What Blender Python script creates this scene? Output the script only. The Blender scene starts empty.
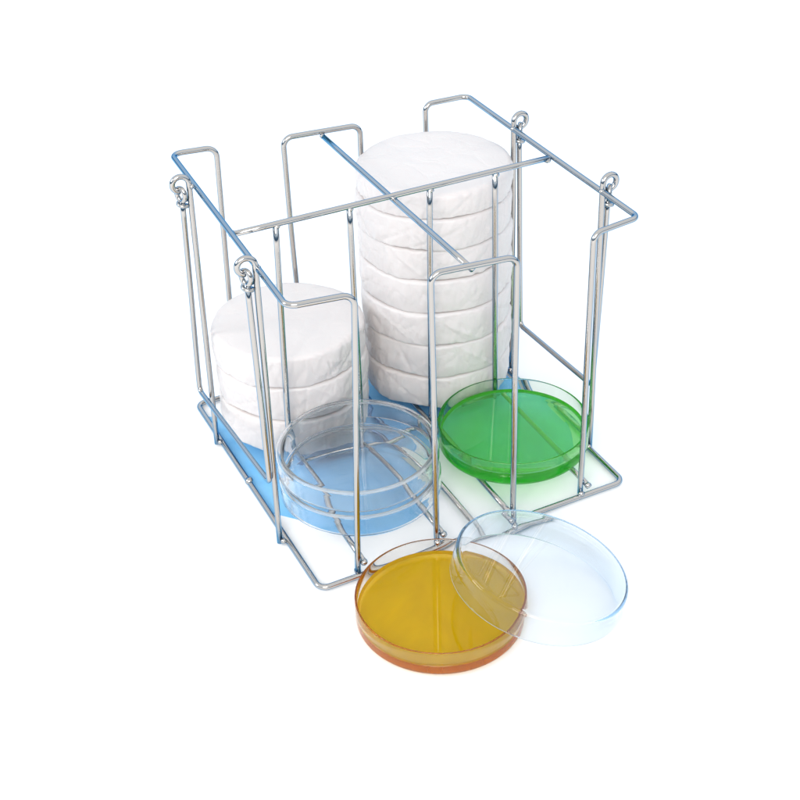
import bpy, math, random
from mathutils import Vector, Matrix, noise
random.seed(7)
S = 0.22                      # one layout unit = width of the rack = 22 cm
PI = math.pi
C = bpy.context.scene.collection
sc = bpy.context.scene
TZ = -0.0115                  # table height in layout units (wire axis of the base frame is 0)
WR = 0.0084                   # wire radius

# ------------------------------------------------------------------ materials
def mat(name):
    m = bpy.data.materials.new(name); m.use_nodes = True
    nt = m.node_tree; nt.nodes.clear()
    out = nt.nodes.new('ShaderNodeOutputMaterial')
    return m, nt, out
def nd(nt, t, **kw):
    n = nt.nodes.new(t)
    for k, v in kw.items(): setattr(n, k, v)
    return n
def principled(name, col, rough=0.5, metal=0.0, **inp):
    m, nt, out = mat(name)
    b = nd(nt, 'ShaderNodeBsdfPrincipled')
    b.inputs['Base Color'].default_value = (*col, 1)
    b.inputs['Roughness'].default_value = rough
    b.inputs['Metallic'].default_value = metal
    for k, v in inp.items(): b.inputs[k].default_value = v
    nt.links.new(b.outputs[0], out.inputs['Surface'])
    return m, nt, b, out
def noise_tex(nt, scale, detail=3, rough=0.5, vec=None, dist=0.0):
    tc = nd(nt, 'ShaderNodeTexCoord'); n = nd(nt, 'ShaderNodeTexNoise')
    n.inputs['Scale'].default_value = scale; n.inputs['Detail'].default_value = detail
    n.inputs['Roughness'].default_value = rough; n.inputs['Distortion'].default_value = dist
    nt.links.new(tc.outputs['Object'], n.inputs['Vector'])
    return n
def bump(nt, b, src, strength, dist):
    bp = nd(nt, 'ShaderNodeBump'); bp.inputs['Strength'].default_value = strength
    bp.inputs['Distance'].default_value = dist
    nt.links.new(src, bp.inputs['Height']); nt.links.new(bp.outputs[0], b.inputs['Normal'])

# polished wire: warm steel, with blue side reflections painted in by facing angle
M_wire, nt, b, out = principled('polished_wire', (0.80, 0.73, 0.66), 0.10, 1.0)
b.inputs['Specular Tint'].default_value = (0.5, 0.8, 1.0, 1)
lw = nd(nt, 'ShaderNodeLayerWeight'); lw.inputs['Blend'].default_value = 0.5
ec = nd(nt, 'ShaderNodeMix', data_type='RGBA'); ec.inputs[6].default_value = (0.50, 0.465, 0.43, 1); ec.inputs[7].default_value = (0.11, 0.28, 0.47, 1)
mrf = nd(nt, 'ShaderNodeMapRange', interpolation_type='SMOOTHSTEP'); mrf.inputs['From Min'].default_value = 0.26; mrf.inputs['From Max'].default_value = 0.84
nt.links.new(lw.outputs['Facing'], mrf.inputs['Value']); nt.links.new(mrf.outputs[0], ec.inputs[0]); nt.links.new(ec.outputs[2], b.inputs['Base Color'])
n = noise_tex(nt, 900, 2)
mr = nd(nt, 'ShaderNodeMapRange'); mr.inputs['To Min'].default_value = 0.03; mr.inputs['To Max'].default_value = 0.13
nt.links.new(n.outputs['Fac'], mr.inputs['Value']); nt.links.new(mr.outputs[0], b.inputs['Roughness'])

M_table, nt, b, out = principled('white_table', (0.93, 0.93, 0.93), 0.55)
b.inputs['Specular IOR Level'].default_value = 0.2
n = noise_tex(nt, 60, 4); bump(nt, b, n.outputs['Fac'], 0.05, 0.001)

M_mat, nt, b, out = principled('blue_cloth', (0.14, 0.48, 0.90), 0.8)
n = noise_tex(nt, 35, 3)
mx = nd(nt, 'ShaderNodeMix', data_type='RGBA'); mx.inputs[6].default_value = (0.12, 0.46, 0.86, 1); mx.inputs[7].default_value = (0.34, 0.68, 0.96, 1)
nt.links.new(n.outputs['Fac'], mx.inputs[0]); nt.links.new(mx.outputs[2], b.inputs['Base Color'])

M_pale, nt, b, out = principled('added_pale_blue_backing', (0.62, 0.72, 0.74), 0.8)
n = noise_tex(nt, 120, 3); bump(nt, b, n.outputs['Fac'], 0.2, 0.0005)

# wrapping film: white, soft, crinkled
M_wrap, nt, b, out = principled('white_wrap', (0.70, 0.655, 0.635), 0.34)
b.inputs['Specular IOR Level'].default_value = 0.35
b.inputs['Subsurface Weight'].default_value = 0.35
b.inputs['Subsurface Radius'].default_value = (0.004, 0.003, 0.003)
b.inputs['Subsurface Scale'].default_value = 1.0
tc = nd(nt, 'ShaderNodeTexCoord'); mp = nd(nt, 'ShaderNodeMapping')
mp.inputs['Scale'].default_value = (1, 1, 1.3); mp.inputs['Rotation'].default_value = (0.5, 0.3, 0)
nt.links.new(tc.outputs['Object'], mp.inputs['Vector'])
n1 = nd(nt, 'ShaderNodeTexNoise'); n1.inputs['Scale'].default_value = 45; n1.inputs['Detail'].default_value = 5; n1.inputs['Distortion'].default_value = 1.2
v1 = nd(nt, 'ShaderNodeTexVoronoi', feature='DISTANCE_TO_EDGE'); v1.inputs['Scale'].default_value = 42
nt.links.new(mp.outputs[0], n1.inputs['Vector'])
vm = nd(nt, 'ShaderNodeVectorMath', operation='MULTIPLY_ADD'); vm.inputs[1].default_value = (0.02, 0.02, 0.02)
nt.links.new(n1.outputs['Color'], vm.inputs[0]); nt.links.new(mp.outputs[0], vm.inputs[2]); nt.links.new(vm.outputs[0], v1.inputs['Vector'])
sm = nd(nt, 'ShaderNodeMapRange'); sm.inputs['From Max'].default_value = 0.12
nt.links.new(v1.outputs['Distance'], sm.inputs['Value'])
ad = nd(nt, 'ShaderNodeMath', operation='MULTIPLY_ADD'); ad.inputs[1].default_value = 0.35
nt.links.new(sm.outputs[0], ad.inputs[0]); nt.links.new(n1.outputs['Fac'], ad.inputs[2])
bump(nt, b, ad.outputs[0], 0.42, 0.0009)

def glass(name, col=(1, 1, 1), ior=1.39, rough=0.0):
    m, nt, out = mat(name)
    g = nd(nt, 'ShaderNodeBsdfGlass'); g.inputs['Color'].default_value = (*col, 1)
    g.inputs['IOR'].default_value = ior; g.inputs['Roughness'].default_value = rough
    nt.links.new(g.outputs[0], out.inputs['Surface'])
    return m, nt, g, out
M_glass, nt, g, out = glass('clear_glass', (1.0, 1.0, 1.0))
n = noise_tex(nt, 30, 2); bump(nt, g, n.outputs['Fac'], 0.10, 0.001)
def absorb(nt, out, col, dens):
    va = nd(nt, 'ShaderNodeVolumeAbsorption'); va.inputs['Color'].default_value = (*col, 1); va.inputs['Density'].default_value = dens
    nt.links.new(va.outputs[0], out.inputs['Volume'])
absorb(nt, out, (0.45, 0.80, 1.0), 16)
def rim_glass(name, rad, zlo, fac):
    # clear moulded glass, its bright rim highlight painted in as a milky line
    m, nt, g, out = glass(name, (1, 1, 1), 1.28)
    n = noise_tex(nt, 30, 2); bump(nt, g, n.outputs['Fac'], 0.10, 0.001)
    absorb(nt, out, (0.45, 0.80, 1.0), 12)
    d = nd(nt, 'ShaderNodeBsdfDiffuse'); d.inputs['Color'].default_value = (0.92, 0.93, 0.92, 1)
    t = nd(nt, 'ShaderNodeBsdfTranslucent'); t.inputs['Color'].default_value = (0.92, 0.94, 0.95, 1)
    dm = nd(nt, 'ShaderNodeMixShader'); nt.links.new(d.outputs[0], dm.inputs[1]); nt.links.new(t.outputs[0], dm.inputs[2])
    tc = nd(nt, 'ShaderNodeTexCoord'); sx = nd(nt, 'ShaderNodeSeparateXYZ'); nt.links.new(tc.outputs['Object'], sx.inputs[0])
    fl = nd(nt, 'ShaderNodeVectorMath', operation='MULTIPLY'); fl.inputs[1].default_value = (1, 1, 0); nt.links.new(tc.outputs['Object'], fl.inputs[0])
    ln = nd(nt, 'ShaderNodeVectorMath', operation='LENGTH'); nt.links.new(fl.outputs[0], ln.inputs[0])
    a = nd(nt, 'ShaderNodeMapRange'); a.inputs['From Min'].default_value = (rad - 0.0100) * S; a.inputs['From Max'].default_value = (rad - 0.0070) * S
    b2 = nd(nt, 'ShaderNodeMapRange'); b2.inputs['From Min'].default_value = zlo * S; b2.inputs['From Max'].default_value = (zlo + 0.002) * S
    b2.inputs['To Max'].default_value = fac
    nt.links.new(ln.outputs['Value'], a.inputs['Value']); nt.links.new(sx.outputs['Z'], b2.inputs['Value'])
    mu = nd(nt, 'ShaderNodeMath', operation='MULTIPLY'); nt.links.new(a.outputs[0], mu.inputs[0]); nt.links.new(b2.outputs[0], mu.inputs[1])
    mx = nd(nt, 'ShaderNodeMixShader'); nt.links.new(mu.outputs[0], mx.inputs[0]); nt.links.new(g.outputs[0], mx.inputs[1]); nt.links.new(dm.outputs[0], mx.inputs[2])
    nt.links.new(mx.outputs[0], out.inputs['Surface'])
    return m
M_rim_dish = rim_glass('clear_dish_glass', 0.221, 0.0735, 0.45)
M_rim_lid = rim_glass('clear_lid_glass', 0.2365, 0.0560, 0.50)
M_glass_l, nt, g, out = glass('loose_lid_glass'); absorb(nt, out, (0.18, 0.66, 1.0), 50)
M_glass_g, nt, g, out = glass('glass_green_tint', (1, 1, 1), 1.33); absorb(nt, out, (0.45, 1.0, 0.15), 60)
M_glass_o, nt, g, out = glass('glass_amber_tint', (1, 1, 1), 1.33); absorb(nt, out, (1.0, 0.60, 0.10), 26)

def painted_glow(nt, shaders, top, deep, level):
    # glow of light through the gel's side, painted as deeper colour below the surface
    tc = nd(nt, 'ShaderNodeTexCoord'); sx = nd(nt, 'ShaderNodeSeparateXYZ'); nt.links.new(tc.outputs['Object'], sx.inputs[0])
    mr = nd(nt, 'ShaderNodeMapRange'); mr.inputs['From Min'].default_value = (level - 0.009) * S; mr.inputs['From Max'].default_value = (level - 0.0035) * S
    mx = nd(nt, 'ShaderNodeMix', data_type='RGBA'); mx.inputs[6].default_value = (*deep, 1); mx.inputs[7].default_value = (*top, 1)
    nt.links.new(sx.outputs['Z'], mr.inputs['Value']); nt.links.new(mr.outputs[0], mx.inputs[0])
    for sh in shaders: nt.links.new(mx.outputs[2], sh.inputs['Color'])
def medium(name, absorb, dens, diff, fac, deep, level, trans=0.5):
    m, nt, g, out = glass(name, (1, 1, 1), 1.36)
    d = nd(nt, 'ShaderNodeBsdfDiffuse'); d.inputs['Color'].default_value = (*diff, 1)
    tl = nd(nt, 'ShaderNodeBsdfTranslucent'); tl.inputs['Color'].default_value = (*diff, 1)
    dm = nd(nt, 'ShaderNodeMixShader'); dm.inputs[0].default_value = trans
    painted_glow(nt, (d, tl), diff, deep, level)
    nt.links.new(d.outputs[0], dm.inputs[1]); nt.links.new(tl.outputs[0], dm.inputs[2])
    n = noise_tex(nt, 18, 3, 0.5, None, 1.5)
    mr = nd(nt, 'ShaderNodeMapRange'); mr.inputs['To Min'].default_value = max(0, fac - 0.12); mr.inputs['To Max'].default_value = fac + 0.12
    nt.links.new(n.outputs['Fac'], mr.inputs['Value'])
    mx = nd(nt, 'ShaderNodeMixShader')
    nt.links.new(mr.outputs[0], mx.inputs[0]); nt.links.new(g.outputs[0], mx.inputs[1]); nt.links.new(dm.outputs[0], mx.inputs[2])
    nt.links.new(mx.outputs[0], out.inputs['Surface'])
    va = nd(nt, 'ShaderNodeVolumeAbsorption'); va.inputs['Color'].default_value = (*absorb, 1); va.inputs['Density'].default_value = dens
    nt.links.new(va.outputs[0], out.inputs['Volume'])
    return m
M_green = medium('green_medium', (0.08, 1.0, 0.24), 56, (0.22, 1.0, 0.10), 0.24, (0.03, 1.0, 0.01), 0.043)
M_orange = medium('orange_medium', (1.0, 0.89, 0.0), 230, (1.0, 0.72, 0.0), 0.42, (1.0, 0.33, 0.0), 0.040, 0.35)

# ------------------------------------------------------------------ mesh helpers
def link_mesh(name, verts, faces, m, parent=None, origin=(0, 0, 0), smooth=True):
    o3 = Vector(origin)
    me = bpy.data.meshes.new(name)
    me.from_pydata([((Vector(v) - o3) * S)[:] for v in verts], [], faces)
    me.update()
    if smooth: me.polygons.foreach_set('use_smooth', [True] * len(me.polygons))
    me.materials.append(m)
    o = bpy.data.objects.new(name, me); C.objects.link(o)
    if parent is None: o.location = o3 * S
    else: o.parent = parent
    return o
def empty(name, loc=(0, 0, 0)):
    o = bpy.data.objects.new(name, None); C.objects.link(o); o.location = Vector(loc) * S
    o.empty_display_size = 0.01
    return o
def tag(o, label, cat=None, group=None, kind=None):
    o['label'] = label
    if cat: o['category'] = cat
    if group: o['group'] = group
    if kind: o['kind'] = kind
    return o

class MB:
    def __init__(s): s.v = []; s.f = []
    def add(s, v, f):
        k = len(s.v); s.v += [tuple(p) for p in v]; s.f += [tuple(i + k for i in q) for q in f]
    def tube(s, pts, r=WR, n=14, closed=False, caps=True):
        pts = [Vector(p) for p in pts]; N = len(pts)
        T = []
        for i in range(N):
            if closed: t = pts[(i + 1) % N] - pts[i - 1]
            else: t = pts[min(i + 1, N - 1)] - pts[max(i - 1, 0)]
            T.append(t.normalized())
        a = Vector((0, 0, 1)) if abs(T[0].z) < 0.9 else Vector((1, 0, 0))
        u = T[0].cross(a).normalized(); V = []; F = []
        for i in range(N):
            u = (u - T[i] * u.dot(T[i])).normalized(); w = T[i].cross(u)
            for k in range(n):
                th = 2 * PI * k / n
                V.append(pts[i] + (u * math.cos(th) + w * math.sin(th)) * r)
        for i in range(N if closed else N - 1):
            for k in range(n):
                j = (i + 1) % N; k2 = (k + 1) % n
                F.append((i * n + k, i * n + k2, j * n + k2, j * n + k))
        if caps and not closed:
            for i, sg in ((0, -1), (N - 1, 1)):      # slightly domed cut ends
                c = len(V); V.append(pts[i] + T[i] * r * 0.35 * sg)
                for k in range(n):
                    k2 = (k + 1) % n
                    F.append((i * n + k2, i * n + k, c) if sg < 0 else (i * n + k, i * n + k2, c))
        s.add(V, F)
    def blob(s, c, r, sq=(1, 1, 1), n=12, seed=0):
        V = []; F = []; c = Vector(c)
        for i in range(n // 2 + 1):
            ph = PI * i / (n // 2)
            for k in range(n):
                th = 2 * PI * k / n
                d = Vector((math.sin(ph) * math.cos(th) * sq[0], math.sin(ph) * math.sin(th) * sq[1], math.cos(ph) * sq[2]))
                V.append(c + d * r * (1 + 0.18 * noise.noise(d * 2 + Vector((seed, 0, 0)))))
        for i in range(n // 2):
            for k in range(n):
                k2 = (k + 1) % n
                F.append((i * n + k, (i + 1) * n + k, (i + 1) * n + k2, i * n + k2))
        s.add(V, F)
    def build(s, name, m, parent=None, origin=(0, 0, 0)):
        return link_mesh(name, s.v, s.f, m, parent, origin)

def fillet(pts, r, seg=8, closed=False):
    """polyline with rounded corners"""
    P = [Vector(p) for p in pts]; N = len(P); out = []
    rng = range(N)
    for i in rng:
        if not closed and i in (0, N - 1): out.append(P[i]); continue
        a, b, c = P[i - 1], P[i], P[(i + 1) % N]
        d1 = (a - b).normalized(); d2 = (c - b).normalized()
        ang = d1.angle(d2); L = min(r / math.tan(ang / 2), (a - b).length * 0.45, (c - b).length * 0.45)
        p1 = b + d1 * L; p2 = b + d2 * L
        bis = (d1 + d2).normalized(); R = L * math.tan(ang / 2); cen = b + bis * (R / math.sin(ang / 2))
        v1 = p1 - cen; v2 = p2 - cen; tot = v1.angle(v2); ax = v1.cross(v2).normalized()
        for k in range(seg + 1):
            out.append(cen + Matrix.Rotation(tot * k / seg, 3, ax) @ v1)
    return out
def dense(pts, step=0.04, wob=0.0, seed=0):
    """subdivide long straight runs and give hand-bent wire its slight waviness"""
    out = []
    for i in range(len(pts) - 1):
        a, b = Vector(pts[i]), Vector(pts[i + 1]); n = max(1, int((b - a).length / step))
        for k in range(n): out.append(a.lerp(b, k / n))
    out.append(Vector(pts[-1]))
    if wob:
        out = [p + Vector((noise.noise(p * 3 + Vector((seed, 1, 5))), noise.noise(p * 3 + Vector((9, seed, 2))), 0)) * wob for p in out]
    return out

# ------------------------------------------------------------------ rack
H = 0.869
rack = empty('wire_rack', (0.5, 0.5, TZ))
tag(rack, 'open polished wire rack with four compartments holding the stacked dishes', 'wire rack')
RO = (0.5, 0.5, TZ)
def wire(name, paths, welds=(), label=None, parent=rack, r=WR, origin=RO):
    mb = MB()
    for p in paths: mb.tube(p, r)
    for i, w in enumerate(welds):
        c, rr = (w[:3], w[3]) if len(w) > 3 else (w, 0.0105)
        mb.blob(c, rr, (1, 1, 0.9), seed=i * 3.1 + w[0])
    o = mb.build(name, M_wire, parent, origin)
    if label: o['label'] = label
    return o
W_ = 0.0012
wire('base_frame', [fillet([(0.5, 1.0, 0), (-0.001, 1.005, 0), (0.010, -0.022, 0), (1.004, 0.003, 0), (1.0, 1.0, 0), (0.5, 1.0, 0)], 0.028, 8)],
     [(0.005, 0.525, 0.005, 0.013), (0.128, -0.008, 0.010), (0.376, -0.008, 0.010), (0.624, -0.005, 0.010), (0.855, 0.0, 0.010)])
# side frames: one bent wire each - upright, stub, side rail, stub, upright
wire('side_frame', [dense(fillet([(0.128, -0.010, 0.008), (0.172, 0.008, H), (0.004, 0.030, H), (0.032, 1.036, H), (0.166, 1.018, H), (0.140, 1.0, 0.008)], 0.030, 9), 0.05, W_, 1)])
wire('side_frame', [dense(fillet([(0.855, 0.006, 0.008), (0.850, -0.002, H), (1.002, 0.022, H), (1.005, 1.002, H), (0.859, 1.006, H), (0.862, 1.0, 0.008)], 0.026, 9), 0.05, W_, 2)])
wire('hoop', [dense(fillet([(0.376, -0.004, 0.008), (0.381, 0.010, H), (0.615, -0.014, H), (0.624, 0.0, 0.008)], 0.030, 9), 0.05, W_, 3)],
     [(0.494, 0.004, H - 0.010, 0.009)])
wire('hoop', [dense(fillet([(0.382, 1.0, 0.008), (0.366, 0.982, H), (0.611, 0.957, H), (0.618, 1.0, 0.008)], 0.030, 9), 0.05, W_, 4)],
     [(0.488, 0.962, H - 0.012, 0.009)])
# long centre bar under the two hoops, cross bar above it
wire('centre_bar', [dense([(0.494, 0.004, H - 0.014), (0.490, 0.958, H - 0.014)], 0.1, W_, 5)])
wire('cross_bar', [dense([(0.022, 0.466, H - 0.006), (0.985, 0.462, H + 0.001)], 0.1, W_, 6)],
     [(0.020, 0.469, H - 0.006), (0.984, 0.462, H - 0.004), (0.491, 0.463, H - 0.010)])
wire('base_rod', [[(0.12, 0.525, 0.0235), (0.885, 0.52, 0.0235)]])
wire('base_rod', [[(0.510, -0.004, 0.010), (0.505, 1.0, 0.010)]], [(0.510, -0.006, 0.008, 0.009)])
IV = [((0.143, 0.4655, H - 0.008), (0.136, 0.512, 0.02)), ((0.358, 0.4648, H - 0.008), (0.378, 0.512, 0.02)),
      ((0.604, 0.4638, H - 0.008), (0.616, 0.512, 0.02)), ((0.812, 0.4630, H - 0.008), (0.846, 0.512, 0.02))]
for i, (a, b) in enumerate(IV):
    wire('upright', [dense([a, b], 0.08, W_, 10 + i)], [(a[0] + 0.003, a[1] - 0.002, a[2] - 0.004, 0.0088)])
# shelf rods that carry the dishes, welded to the feet of the uprights
SZ = 0.040
for xf, xb, yf in ((0.146, 0.150, -0.012), (0.394, 0.384, -0.008), (0.606, 0.606, -0.014), (0.872, 0.870, -0.004)):
    wire('shelf_rod', [dense([(xf, yf, SZ), (xb, 0.995, SZ)], 0.1, W_, xf * 9)], [(xf, yf - 0.003, SZ, 0.0105)])

def hook_pts(xp, y, sgn, zc, R, end):
    n = 22
    return [(xp + sgn * (R - R * math.cos(t)), y + 0.006 * t / PI, zc + R * math.sin(t)) for t in [math.radians(end) * k / n for k in range(n + 1)]]
# four outer uprights, each curled over into a hook outside the rail
posts = []
for xf, xt, yb, yt, sgn, end in ((-0.014, 0.004, 0.222, 0.246, -1, 262), (-0.014, 0.008, 0.768, 0.792, -1, 262),
                                 (1.012, 1.006, 0.205, 0.203, 1, 318), (1.012, 1.006, 0.700, 0.700, 1, 318)):
    R = 0.0235; zc = 0.880 if sgn < 0 else 0.888
    pts = dense([(xf, yb, -0.004), (xt, yt, zc - 0.02)], 0.1) + hook_pts(xt, yt, sgn, zc, R, end)
    wire('outer_upright', [pts], [(xt - sgn * 0.006, yt - 0.004, H + 0.002, 0.0085), (xf - sgn * 0.008, yb - 0.008, 0.004, 0.0095)], 
         label='upright curled into a hook at its top')
    posts.append((xt + sgn * R, yt + 0.006, zc - R, sgn))

def gate(px, pts_front, pts_back, sgn):
    # U shaped swinging gate hanging by two eyes from the hooks
    (f, fb), (bk, bb) = pts_front, pts_back
    p = fillet([f, fb, bb, bk], 0.020, 8)
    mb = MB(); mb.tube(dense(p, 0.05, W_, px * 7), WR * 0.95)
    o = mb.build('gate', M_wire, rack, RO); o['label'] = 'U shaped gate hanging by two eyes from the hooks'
    for top in (f, bk):
        e = MB(); R = 0.0165; cz = top[2] + R; n = 20
        ring = []
        ang = 0.55 * sgn
        for k in range(n + 1):
            t = -PI / 2 + 2 * PI * 0.96 * k / n
            h = R * math.cos(t)
            ring.append((top[0] + h * math.sin(ang) + sgn * 0.004 * k / n, top[1] + h * math.cos(ang), cz + R * 1.25 * math.sin(t)))
        e.tube(ring, WR * 0.85)
        hel = []
        for k in range(31):            # the tail wound round the leg
            t = 2 * PI * 1.15 * k / 30
            hel.append((top[0] + 0.0125 * math.cos(t), top[1] + 0.0125 * math.sin(t), top[2] - 0.002 - 0.020 * k / 30))
        e.tube(hel, WR * 0.7)
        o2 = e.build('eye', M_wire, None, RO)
        o2.parent = o; o2.location = (0, 0, 0)
def hk(i): p = posts[i]; return (p[0], p[1], p[2] - 0.026)
gate(0, (hk(0), (-0.030, 0.207, 0.226)), (hk(1), (-0.030, 0.832, 0.165)), -1)
gate(1, (hk(2), (1.024, 0.226, 0.208)), (hk(3), (1.024, 0.668, 0.188)), 1)

# ------------------------------------------------------------------ dishes
def lathe(profile, n=144, wob=0.0, seed=0):
    V = []; F = []; ids = []
    for (r, z) in profile:
        if r < 1e-6: ids.append([len(V)]); V.append((0, 0, z))
        else:
            row = []
            for k in range(n):
                th = 2 * PI * k / n
                rr = r * (1 + wob * noise.noise(Vector((math.cos(th) * 1.3, math.sin(th) * 1.3, z * 8 + seed))))
                row.append(len(V)); V.append((rr * math.cos(th), rr * math.sin(th), z))
            ids.append(row)
    for a, b in zip(ids[:-1], ids[1:]):
        if len(a) == 1 and len(b) == 1: continue
        for k in range(n):
            k2 = (k + 1) % n
            if len(a) == 1: F.append((a[0], b[k2], b[k]))
            elif len(b) == 1: F.append((a[k], a[k2], b[0]))
            else: F.append((a[k], a[k2], b[k2], b[k]))
    return V, F
def arc(cx, cz, r, a0, a1, n=6):
    return [(cx + r * math.cos(math.radians(a0 + (a1 - a0) * k / n)), cz + r * math.sin(math.radians(a0 + (a1 - a0) * k / n))) for k in range(n + 1)]
def dish_profile(R, h, t=0.0055, ft=0.0065, cr=0.016):
    ci = max(cr - t, 0.006)
    p = [(0, 0.0015), (R * 0.86, 0.0012), (R * 0.90, 0.0)]
    p += arc(R - cr, cr, cr, -90, 0, 7)
    p += [(R, h * 0.5)] + arc(R - t / 2, h - t / 2, t / 2, 0, 180, 8)
    p += [(R - t, h * 0.5)] + arc(R - t - ci, ft + ci, ci, 0, -90, 6) + [(0, ft)]
    return p
def place_mesh(name, vf, m, parent=None, loc=(0, 0, 0), rot=None):
    V, F = vf
    o = link_mesh(name, V, F, m, parent)
    if parent is None: o.location = Vector(loc) * S
    if rot is not None: o.rotation_euler = rot
    return o
G_D = 'glass petri dishes'; G_L = 'glass petri dish lids'
SHELF = SZ + WR + 0.0006
def filled(loc, R, h, level, mg, mm, label, part_label):
    t = empty('petri_dish', loc); tag(t, label, 'petri dish', G_D)
    place_mesh('dish_body', lathe(dish_profile(R, h), wob=0.004, seed=R * 50), mg, t)
    ri = R - 0.0055 + 0.0010
    p = [(0, 0.0055), (ri - 0.006, 0.0055), (ri, 0.014)] + [(ri, level)] + [(ri - 0.0015, level + 0.0002), (ri - 0.006, level - 0.0022), (ri - 0.012, level - 0.003), (0, level - 0.003)]
    l = place_mesh('culture_medium', lathe(p), mm, t); l['label'] = part_label
    return t
filled((0.2595, -0.254, TZ + 0.0006), 0.2255, 0.081, 0.040, M_glass_o, M_orange,
       'open glass dish of amber orange medium standing on the table in front of the rack', 'amber orange gel medium filling half the dish')
filled((0.780, 0.278, SHELF), 0.229, 0.083, 0.043, M_glass_g, M_green,
       'open glass dish of bright green medium in the front right compartment', 'bright green gel medium filling half the dish')
CX, CY = 0.266, 0.272
dp = lathe(dish_profile(0.221, 0.078), wob=0.004, seed=3)
def lid_profile(R, h, t=0.0055, ft=0.0060):
    return [(r, h - z) for r, z in dish_profile(R, h, t, ft, 0.014)]
def flip(vf): return vf[0], [tuple(reversed(f)) for f in vf[1]]
lp = flip(lathe(lid_profile(0.2365, 0.062, 0.0042, 0.0050), wob=0.004, seed=5))
z1 = SHELF; z1l = z1 + 0.078 - 0.062 + 0.0065; z2 = z1l + 0.0625; z2l = z2 + 0.078 - 0.062 + 0.0065
d1 = place_mesh('petri_dish', dp, M_rim_dish, None, (CX, CY, z1)); tag(d1, 'lower of the two empty clear glass dishes stacked in the front left compartment', 'petri dish', G_D)
l1 = place_mesh('dish_lid', lp, M_rim_lid, None, (CX, CY, z1l), (0, 0, 1)); tag(l1, 'clear lid between the two stacked empty clear dishes', 'dish lid', G_L)
d2 = d1.copy(); C.objects.link(d2); d2.location = Vector((CX - 0.003, CY + 0.002, z2)) * S; d2.rotation_euler = (0, 0, 2)
tag(d2, 'upper of the two empty clear glass dishes stacked in the front left compartment', 'petri dish', G_D)
l2 = l1.copy(); C.objects.link(l2); l2.location = Vector((CX - 0.003, CY + 0.002, z2l)) * S; l2.rotation_euler = (0, 0, 3)
tag(l2, 'clear lid on top of the clear dish stack beside the front left uprights', 'dish lid', G_L)
# loose lid leaning on the amber dish
ax = Vector((0.2609, -0.0657, 1)).normalized()
q = Vector((0, 0, 1)).rotation_difference(ax)
lid = place_mesh('dish_lid', flip(lathe(lid_profile(0.2355, 0.082, 0.0078, 0.0045), wob=0.004, seed=8)), M_glass_l, None, (0.5054, -0.3296, 0.0530))
lid.rotation_mode = 'QUATERNION'; lid.rotation_quaternion = q
tag(lid, 'loose clear lid tilted with one side up on the rim of the amber orange dish', 'dish lid', G_L)

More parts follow.
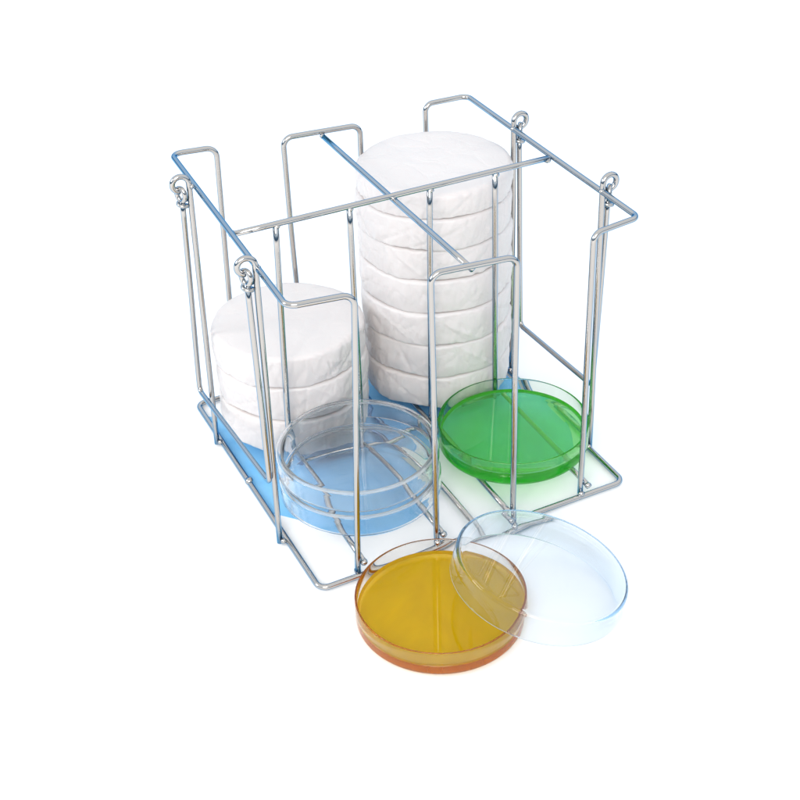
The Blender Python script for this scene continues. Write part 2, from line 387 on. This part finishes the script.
# ------------------------------------------------------------------ wrapped dishes
def ridge(x): return 1 - abs(x) * 2
def wrapped(cx, cy, z0, z1, R, seed, top=False):
    h = z1 - z0; n = 420; V = []; F = []
    rnd = random.Random(seed)
    folds = [(rnd.uniform(0, 2 * PI), rnd.uniform(-2.6, 2.6), rnd.uniform(0.012, 0.045), rnd.uniform(-0.0034, 0.0026)) for _ in range(40)]
    # a gathered flap edge running down the side (the same side in the tall stack)
    rows = []
    prof = []                                    # (fraction of R, z, side weight)
    for k in range(7): prof.append((k / 7 * 0.91, 0.0, 0.0))
    for k in range(7):
        a = PI / 2 * k / 6
        rd = 0.075 if top else 0.055
        prof.append((1 - rd + rd * math.sin(a), -(0.014 if top else 0.011) * (1 - math.cos(a)), k / 6))
    for k in range(1, 15): prof.append((1.0 + 0.012 * math.sin(PI * k / 14) - 0.010 * (k / 14), -0.011 - (h - 0.017) * k / 14, 1.0))
    for k in range(1, 5):
        a = PI / 2 * k / 4
        prof.append((0.99 - 0.045 * (1 - math.cos(a)) , -(h - 0.006) - 0.005 * math.sin(a), 1.0))
    prof.append((0.5, -h + 0.003, 0.2)); prof.append((0.0, -h + 0.003, 0.0))
    hang = [0.0] * n
    for k in range(n):
        th = 2 * PI * k / n
        hang[k] = 0.010 * noise.noise(Vector((math.cos(th) * 2.2, math.sin(th) * 2.2, seed * 5.3))) 
    for (fr, dz, sw) in prof:
        if fr == 0: rows.append([len(V)]); V.append((cx, cy, z1 + dz)); continue
        row = []
        for k in range(n):
            th = 2 * PI * k / n
            c, s = math.cos(th), math.sin(th)
            r = R * fr
            r *= 1 + 0.010 * noise.noise(Vector((c * 1.6, s * 1.6, seed * 1.7)))
            lobes = 0.007 * math.cos(7 * th + seed) * (0.4 + 0.6 * sw)
            r += R * lobes * fr
            v = -dz / h
            d = 0.0
            if sw > 0:
                p = Vector((c * 5.5, s * 5.5, z1 * 9 + dz * 14 + seed * 3))
                d += 0.0026 * (abs(noise.noise(p)) * 2 - 0.35)
                p2 = Vector((c * 12 + v * 1.5, s * 12 - v * 1.5, v * 2.0 + seed))
                d += 0.0014 * (abs(noise.noise(p2)) * 2 - 0.3)
                for (t0, sl, wd, am) in folds:
                    x = (th - t0 - sl * (v - 0.5) * 0.4 + PI) % (2 * PI) - PI
                    if abs(x) < wd * 3: d += am * math.exp(-(x / wd) ** 2) * math.exp(-((v - 0.55) / 0.5) ** 2)
                d *= sw
            r += d
            zz = z1 + dz
            if fr > 0.3 and dz > -0.01:
                zz += 0.0025 * noise.noise(Vector((c * r * 14, s * r * 14, seed))) * (1 if top else 0.3)
            if dz < -h * 0.5 and fr > 0.85: zz += hang[k] * min(1, (v - 0.5) * 2) 
            row.append(len(V)); V.append((cx + r * c, cy + r * s, max(zz, z0)))
        rows.append(row)
    for a, b in zip(rows[:-1], rows[1:]):
        for k in range(n):
            k2 = (k + 1) % n
            if len(a) == 1: F.append((a[0], b[k], b[k2]))
            elif len(b) == 1: F.append((a[k2], a[k], b[0]))
            else: F.append((a[k], b[k], b[k2], a[k2]))
    return link_mesh('wrapped_dish', V, F, M_wrap, None, (cx, cy, z0))
tall = [0.0495, 0.168, 0.287, 0.402, 0.513, 0.616, 0.720, 0.800]
names = ['lowest wrapped white dish of the tall stack behind the green dish', 'second lowest wrapped white dish of the tall stack', 'third wrapped white dish from the bottom of the tall stack',
         'middle wrapped white dish of the seven in the tall stack', 'third wrapped white dish from the top of the tall stack', 'second wrapped white dish from the top of the tall stack',
         'topmost wrapped white dish of the tall stack under the cross bar']
for i in range(7):
    o = wrapped(0.758 + 0.003 * math.sin(i * 2.1), 0.750 + 0.003 * math.cos(i * 1.7), tall[i] + 0.0004, tall[i + 1] - 0.0004, 0.238 + 0.0015 * math.sin(i * 3), i + 1, i == 6)
    tag(o, names[i], 'wrapped dish', 'white wrapped dishes in the tall stack')
short = [0.0495, 0.170, 0.285, 0.392]
names = ['lowest wrapped white dish of the short stack at the rear left', 'middle wrapped white dish of the short stack at the rear left', 'topmost wrapped white dish of the short stack at the rear left']
for i in range(3):
    o = wrapped(0.250 + 0.002 * math.sin(i * 2.1), 0.748, short[i] + 0.0004, short[i + 1] - 0.0004, 0.234, i + 21, i == 2)
    tag(o, names[i], 'wrapped dish', 'white wrapped dishes in the short stack')

# ------------------------------------------------------------------ table and blue cloth
g = 14
t = link_mesh('table_surface', [(-g, -g, TZ), (g, -g, TZ), (g, g, TZ), (-g, g, TZ)], [(0, 1, 2, 3)], M_table, None, (0, 0, TZ), False)
tag(t, 'plain bright white table surface under the rack', None, None, 'structure')
def circ_pts(cx, cy, r, a0, a1, n=24):
    return [(cx + r * math.cos(math.radians(a0 + (a1 - a0) * k / n)), cy + r * math.sin(math.radians(a0 + (a1 - a0) * k / n))) for k in range(n + 1)]
outline = [(0.012, 0.93)] + [(0.008, 0.7), (0.004, 0.45), (0.012, 0.37), (0.075, 0.30)]
outline += circ_pts(0.296, 0.338, 0.212, 205, 345)
outline += [(0.503, 0.42), (0.53, 0.50), (0.58, 0.49)] + circ_pts(0.805, 0.365, 0.190, 175, 350)
outline += [(0.985, 0.33), (0.99, 0.6), (0.985, 0.90)] + circ_pts(0.76, 0.78, 0.20, 30, 150, 10) + circ_pts(0.26, 0.78, 0.20, 40, 150, 10)
def mat_sheet(name, pts, z0, z1, m=None):
    n = len(pts)
    V = [(x, y, z1) for x, y in pts] + [(x, y, z0) for x, y in pts]
    F = [tuple(range(n)), tuple(range(2 * n - 1, n - 1, -1))] + [(k, k + n, (k + 1) % n + n, (k + 1) % n) for k in range(n)]
    return link_mesh(name, V, F, m or M_mat, None, (pts[0][0], pts[0][1], z0), False)
m1 = mat_sheet('blue_sheet', outline, TZ + 0.0003, TZ + 0.0025)
m2 = mat_sheet('added_backing_disc', [(x, y) for x, y in circ_pts(0.2595, -0.252, 0.212, 0, 352, 60)], TZ - 0.0020, TZ + 0.0003, M_pale)  # added disc that tones the light coming up through the amber gel
tag(m2, 'round pale blue backing added under the amber orange dish', 'sheet')
tag(m1, 'blue sheet lying on the white table beneath the rack', 'sheet')

# ------------------------------------------------------------------ light
w = bpy.data.worlds.new('World'); sc.world = w; w.use_nodes = True
nt = w.node_tree; nt.nodes.clear()
out = nt.nodes.new('ShaderNodeOutputWorld'); bg = nt.nodes.new('ShaderNodeBackground')
tc = nt.nodes.new('ShaderNodeTexCoord'); sp = nt.nodes.new('ShaderNodeSeparateXYZ'); cr = nt.nodes.new('ShaderNodeValToRGB')
nt.links.new(tc.outputs['Generated'], sp.inputs[0]); nt.links.new(sp.outputs['Z'], cr.inputs[0])
e = cr.color_ramp.elements
e[0].position = 0.0; e[0].color = (0.05, 0.12, 0.22, 1)
e[1].position = 1.0; e[1].color = (0.92, 0.96, 1.0, 1)
a = e.new(0.09); a.color = (0.07, 0.16, 0.28, 1)
a = e.new(0.17); a.color = (0.62, 0.78, 0.97, 1)
a = e.new(0.6); a.color = (0.88, 0.94, 1.0, 1)
nt.links.new(cr.outputs[0], bg.inputs['Color']); bg.inputs['Strength'].default_value = 1.12
nt.links.new(bg.outputs[0], out.inputs['Surface'])
def area(name, loc, target, size, power, col):
    l = bpy.data.lights.new(name, 'AREA'); l.shape = 'RECTANGLE'; l.size, l.size_y = size
    l.energy = power; l.color = col
    o = bpy.data.objects.new(name, l); C.objects.link(o)
    o.location = loc
    d = Vector(target) - Vector(loc); o.rotation_euler = d.to_track_quat('-Z', 'Y').to_euler()
    return o
area('key_softbox', (-0.7, -1.3, 1.1), (0.1, 0.05, 0.05), (1.0, 0.8), 19, (1.0, 0.93, 0.86))
area('added_side_light', (-1.3, 0.45, 0.8), (0.1, 0.1, 0.1), (0.5, 0.5), 6, (0.95, 0.98, 1.0))  # added lamp out of view, puts highlights on the wires

# ------------------------------------------------------------------ camera
cam = bpy.data.cameras.new('camera'); co = bpy.data.objects.new('camera', cam); C.objects.link(co)
f, rx, ry, rz = 1373.407775446948, 0.97597611, -0.03736772, -0.42354436
Rm = Matrix.Rotation(rz, 3, 'Z') @ Matrix.Rotation(rx, 3, 'X') @ Matrix.Rotation(ry, 3, 'Z')
co.matrix_world = Matrix.Translation(Vector((-0.93565711, -2.69591726, 2.5282343)) * S) @ Rm.to_4x4()
cam.sensor_width = 36; cam.lens = f / 800 * 36; cam.clip_start = 0.01; cam.clip_end = 100
sc.camera = co

sc.view_settings.view_transform = 'Standard'; sc.view_settings.look = 'None'
sc.view_settings.exposure = 0.15; sc.view_settings.gamma = 1.0
sc.render.engine = 'CYCLES'
cy = sc.cycles
cy.use_denoising = True
cy.max_bounces = 48; cy.transmission_bounces = 44; cy.glossy_bounces = 8; cy.diffuse_bounces = 4; cy.transparent_max_bounces = 16
cy.caustics_refractive = True; cy.caustics_reflective = True; cy.sample_clamp_indirect = 8.0; cy.blur_glossy = 0.3
